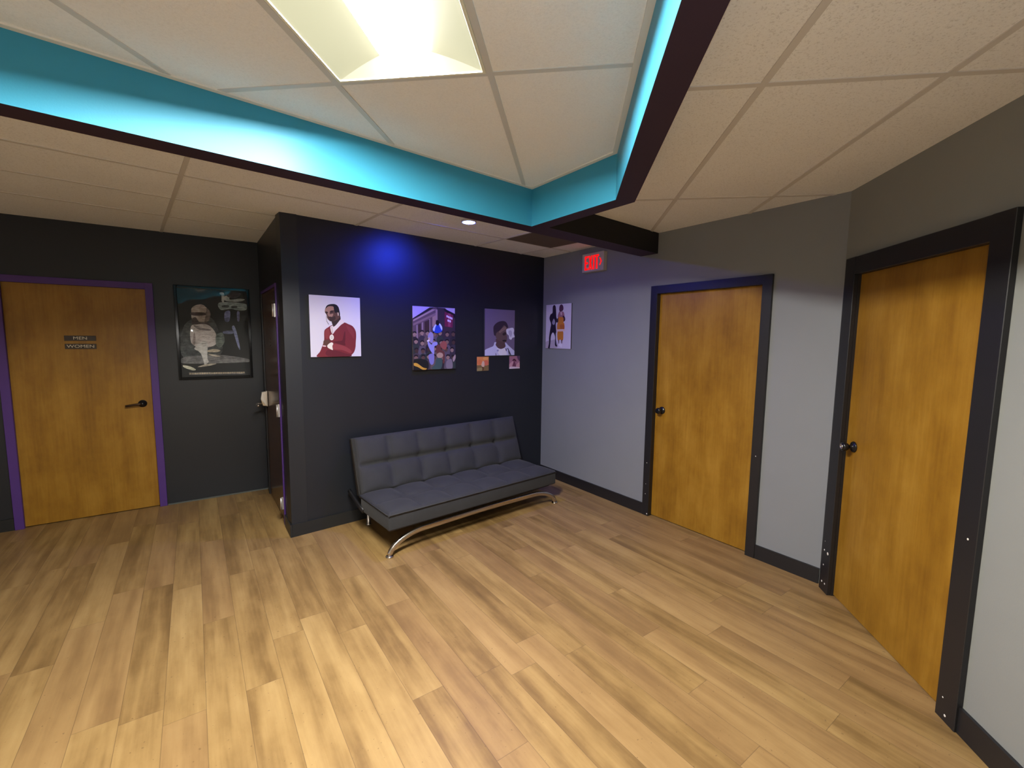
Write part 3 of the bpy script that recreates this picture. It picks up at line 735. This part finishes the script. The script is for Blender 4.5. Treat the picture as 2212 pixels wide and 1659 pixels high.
troffer('troffer_light', 'lit recessed ceiling light panel in the blue edged ceiling tray', -.635, .58, 1.782)
# cut the tray ceiling open for the light
bpy.data.objects.remove(bpy.data.objects['ceiling_tray'].children[0]) if False else None
def cut_tray(n0, n1, t0, t1):
    o = bpy.data.objects['ceiling_tray']; bm = bmesh.new(); bm.from_mesh(o.data)
    for nv, d, sgn in ((GN, n0, 1), (GN, n1, 1), (GU, t0, 1), (GU, t1, 1)):
        bmesh.ops.bisect_plane(bm, geom=bm.verts[:] + bm.edges[:] + bm.faces[:], plane_co=(nv.x * d, nv.y * d, 0), plane_no=(nv.x, nv.y, 0))
    kill = []
    for f_ in bm.faces:
        c = f_.calc_center_median(); q = Vector((c.x, c.y)); nn, tt = q.dot(GN), q.dot(GU)
        if abs(f_.normal.z) > .5 and n0 < nn < n1 and t0 < tt < t1 and c.z < ZT + .01: kill.append(f_)
    bmesh.ops.delete(bm, geom=kill, context='FACES_ONLY')
    for f_ in bm.faces:
        c = f_.calc_center_median()
    bm.to_mesh(o.data); bm.free()
# the tray tile sheet is opened over the light, its upper skin lifted above the can
o = bpy.data.objects['ceiling_tray']
for v in o.data.vertices:
    if v.co.z > ZT + .03: v.co.z = ZT + .14
cut_tray(-.635 - .285, -.635 + .285, .59, 1.772)

# blue puck light
M['blue_lens'] = mat('blue_lens', (.2, .25, .9), .5, emit=(.03, .05, 1.0), es=900)
M['puck'] = mat('puck_ring', (.5, .5, .52), .4)
pk = thing('downlight', 'small round glowing blue light on the ceiling above the sofa', 'ceiling light', FB @ T(-1.612, -.775, H))
flip = Matrix.Rotation(PI, 4, 'X')
b = MB(); b.lathe([(.062, 0), (.062, .010), (.056, .016), (.050, .016), (.050, .006)], M['puck'], flip, 40); b.build('trim_ring', pk)
b = MB(); b.lathe([(.050, .006), (.050, .014), (.040, .018), (.02, .0195)], M['blue_lens'], flip, 40); b.build('lens', pk)

sd = bpy.data.lights.new('puck_beam', 'SPOT'); sd.energy = 42; sd.color = (.02, .06, 1); sd.spot_size = math.radians(62); sd.spot_blend = 1; sd.shadow_soft_size = .03
so_ = bpy.data.objects.new('puck_beam', sd); COL.objects.link(so_)
p0 = FB @ Vector((-1.612, -.775, H - .03)); p1 = FB @ Vector((-1.86, 0, 2.2))
so_.location = p0; so_.rotation_euler = (p1 - p0).to_track_quat('-Z', 'Y').to_euler()

# brown ceiling panel
b = MB(); b.box((-.297, -.297, -.006), (.297, .297, .0), M['panel_brown'], .001, 1)
tag(b.build('ceiling_panel', mw=FB @ T(-.675, -.774, H)), 'brown square panel set in the ceiling near the exit sign', 'ceiling panel')

# ---------------------------------------------------------------------- sofa
SU, SL = -1.465, 1.77
so = thing('futon_sofa', 'charcoal tufted armless futon sofa with chrome legs by the black wall', 'sofa', FB @ T(SU, -.46, 0))
hl = SL / 2
def tufted(L, D, thick, cols, rows, amp, r, mx, back=True, res=14):
    """slab in local x (length), y (depth up the face), z (thickness); z=0 is the face plane"""
    b = bmesh.new(); nx, ny = cols * res, rows * res
    def hgt(x, y):
        u, v = x / L * cols, y / D * rows
        du, dv = abs(u - round(u)), abs(v - round(v))
        if round(u) in (0, cols): du = .5
        if round(v) in (0, rows): dv = .5
        gu = 1 - math.exp(-(du / .085)); gv = 1 - math.exp(-(dv / .085))
        pinch = math.exp(-((du / .13) ** 2 + (dv / .13) ** 2)) if (du < .5 and dv < .5) else 0
        puff = (math.sin(PI * (u % 1)) ** .7) * (math.sin(PI * (v % 1)) ** .7)
        h_ = -amp * .55 * (1 - gu) - amp * .75 * (1 - gv) - amp * .6 * pinch + amp * .45 * puff
        e_ = min(x, L - x, y, D - y)
        k_ = min(1, e_ / .055); h_ *= k_ * k_ * (3 - 2 * k_)
        if e_ < r: h_ -= r - math.sqrt(max(0, r * r - (r - e_) ** 2))
        return h_
    xs = []
    for i in range(nx + 1):
        xs.append(L * i / nx)
    xs = sorted(set([L * .5 * (1 - math.cos(PI * 0))] + xs + [r * .1, r * .3, r * .6, L - r * .1, L - r * .3, L - r * .6]))
    ys = sorted(set([D * j / ny for j in range(ny + 1)] + [r * .1, r * .3, r * .6, D - r * .1, D - r * .3, D - r * .6]))
    V = [[b.verts.new((x, y, hgt(x, y))) for y in ys] for x in xs]
    for i in range(len(xs) - 1):
        for j in range(len(ys) - 1): b.faces.new((V[i][j], V[i + 1][j], V[i + 1][j + 1], V[i][j + 1]))
    rim = [V[i][0] for i in range(len(xs))] + [V[-1][j] for j in range(1, len(ys))] + [V[i][-1] for i in range(len(xs) - 2, -1, -1)] + [V[0][j] for j in range(len(ys) - 2, 0, -1)]
    low = [b.verts.new((v.co.x, v.co.y, -thick)) for v in rim]
    for i in range(len(rim)):
        k_ = (i + 1) % len(rim); b.faces.new((rim[i], low[i], low[k_], rim[k_]))
    b.faces.new(low)
    return b
# local frame: x along, y into the wall, floor z=0; v (distance from wall) = .46 - y
def V2(v): return .46 - v
# seat: face up
mx = Matrix.Translation((-hl - .01, V2(.825), .338)) 
b = MB(); b.merge(tufted(SL, .56, .02, 6, 2, .042, .032, mx), M['fabric'], mx, True)
seat = b.build('seat_cushion', so)
b = MB(); b.box((-hl - .01, V2(.822), .198), (hl - .01, V2(.30), .322), M['fabric'], .012, 3, smooth=True); b.build('seat_skirt', so)
b = MB()
loop = [(-hl - .010, V2(.27)), (-hl - .012, V2(.80)), (-hl + .0, V2(.826)), (hl - .02, V2(.826)), (hl - .008, V2(.80)), (hl - .01, V2(.27))]
b.tube([(x, y, .3205) for x, y in loop], .005, .005, M['seam'], 8, up=Vector((0, 0, 1))); b.build('piping', seat)
# backrest: leaning slab, face to the room
bot, top = Vector((0, V2(.315), .335)), Vector((0, V2(.165), .790))
upv = (top - bot).normalized(); nrm = Vector((1, 0, 0)).cross(upv)       # towards the room
mx = Matrix.Identity(4)
for i in range(3): mx[i][0], mx[i][1], mx[i][2], mx[i][3] = (1, 0, 0)[i], upv[i], nrm[i], (bot + Vector((-hl, 0, 0)))[i]
b = MB(); b.merge(tufted(SL, (top - bot).length, .115, 6, 2, .042, .036, mx), M['fabric'], mx, True)
br = b.build('backrest', so)
ln = (top - bot).length
b = MB(); b.tube([mx @ Vector(p) for p in ((-.001, .01, -.032), (-.001, ln - .006, -.032), (SL + .001, ln - .006, -.032), (SL + .001, .01, -.032))], .004, .004, M['seam'], 8, up=nrm)
b.build('piping', br)
# front chrome arch
def arch():
    p = []
    zt_ = .150
    for k in range(13):
        a = k / 12; p.append((-hl - .005 + .30 * (1 - math.cos(a * PI / 2)) ** .9, V2(.815) - .0, .012 + (zt_ - .012) * math.sin(a * PI / 2)))
    mid = [(-.55 + 1.10 * k / 10, V2(.815), zt_ + .007 * math.sin(PI * k / 10)) for k in range(11)]
    q = [(-x, y, z) for x, y, z in p[::-1]]
    q = [(x - .02, y, z) for x, y, z in q]
    return p + mid + q
b = MB(); b.tube(arch(), .020, .017, M['chrome'], 18, up=Vector((0, 1, 0)), power=2.6); fr_leg = b.build('front_leg_arch', so)
for sx, xx in ((-1, -hl - .005), (1, hl - .015)):
    b = MB(); b.lathe([(.030, 0), (.030, .006), (.026, .012), (.012, .016)], M['chrome'], T(xx, V2(.815), 0), 24); b.build('foot_pad', fr_leg)
for xx in (-hl + .115, hl - .115):
    b = MB(); b.lathe([(.024, 0), (.024, .006), (.017, .012), (.015, .20), (.015, .215)], M['chrome'], T(xx, V2(.155), 0), 20); b.build('rear_leg', so)
b = MB(); b.box((-hl + .05, V2(.70), .155), (hl - .05, V2(.13), .20), M['dark_base'], .004, 1)
b.box((-hl + .02, V2(.76), .165), (hl - .04, V2(.72), .199), M['dark_base'], .004, 1); b.build('base_frame', so)
for xx in (-hl - .012, hl - .008):
    b = MB(); b.tube([(xx, V2(.06), .305), (xx, V2(.12), .285), (xx, V2(.26), .235), (xx, V2(.36), .215)], .013, .020, M['dark_metal'], 12, up=Vector((0, 0, 1)), power=3.)
    b.build('hinge_bracket', so)

# -------------------------------------------------------------------- camera
cam = bpy.data.cameras.new('camera'); co = bpy.data.objects.new('camera', cam); COL.objects.link(co)
fw = Vector((math.sin(YAW) * math.cos(PITCH), math.cos(YAW) * math.cos(PITCH), math.sin(PITCH)))
rt = Vector((math.cos(YAW), -math.sin(YAW), 0)); up = rt.cross(fw)
r2 = rt * math.cos(ROLL) + up * math.sin(ROLL); u2 = -rt * math.sin(ROLL) + up * math.cos(ROLL)
mw = Matrix.Identity(4)
for i in range(3): mw[i][0], mw[i][1], mw[i][2], mw[i][3] = r2[i], u2[i], -fw[i], (0, 0, CAM_H)[i]
co.matrix_world = mw
cam.sensor_fit = 'HORIZONTAL'; cam.sensor_width = 36; cam.lens = F_PX / 2212 * 36; cam.clip_start = .02
sc = bpy.context.scene; sc.camera = co

# the phone's own torch beside the lens (it shows as a spark in the poster glass)
fd = bpy.data.lights.new('phone_torch', 'POINT'); fd.energy = 24; fd.color = (1, .97, .92); fd.shadow_soft_size = .006
fo = bpy.data.objects.new('phone_torch', fd); COL.objects.link(fo); fo.location = (-.02, -.02, CAM_H + .012)
w = bpy.data.worlds.new('world'); sc.world = w; w.use_nodes = True
w.node_tree.nodes['Background'].inputs[0].default_value = (.5, .5, .55, 1)
w.node_tree.nodes['Background'].inputs[1].default_value = .0
sc.view_settings.view_transform = 'Standard'; sc.view_settings.look = 'None'
sc.view_settings.gamma = 1; sc.view_settings.use_curve_mapping = False; sc.view_settings.exposure = 0.0
sc.cycles.max_bounces = 10; sc.cycles.diffuse_bounces = 6; sc.cycles.sample_clamp_indirect = 6
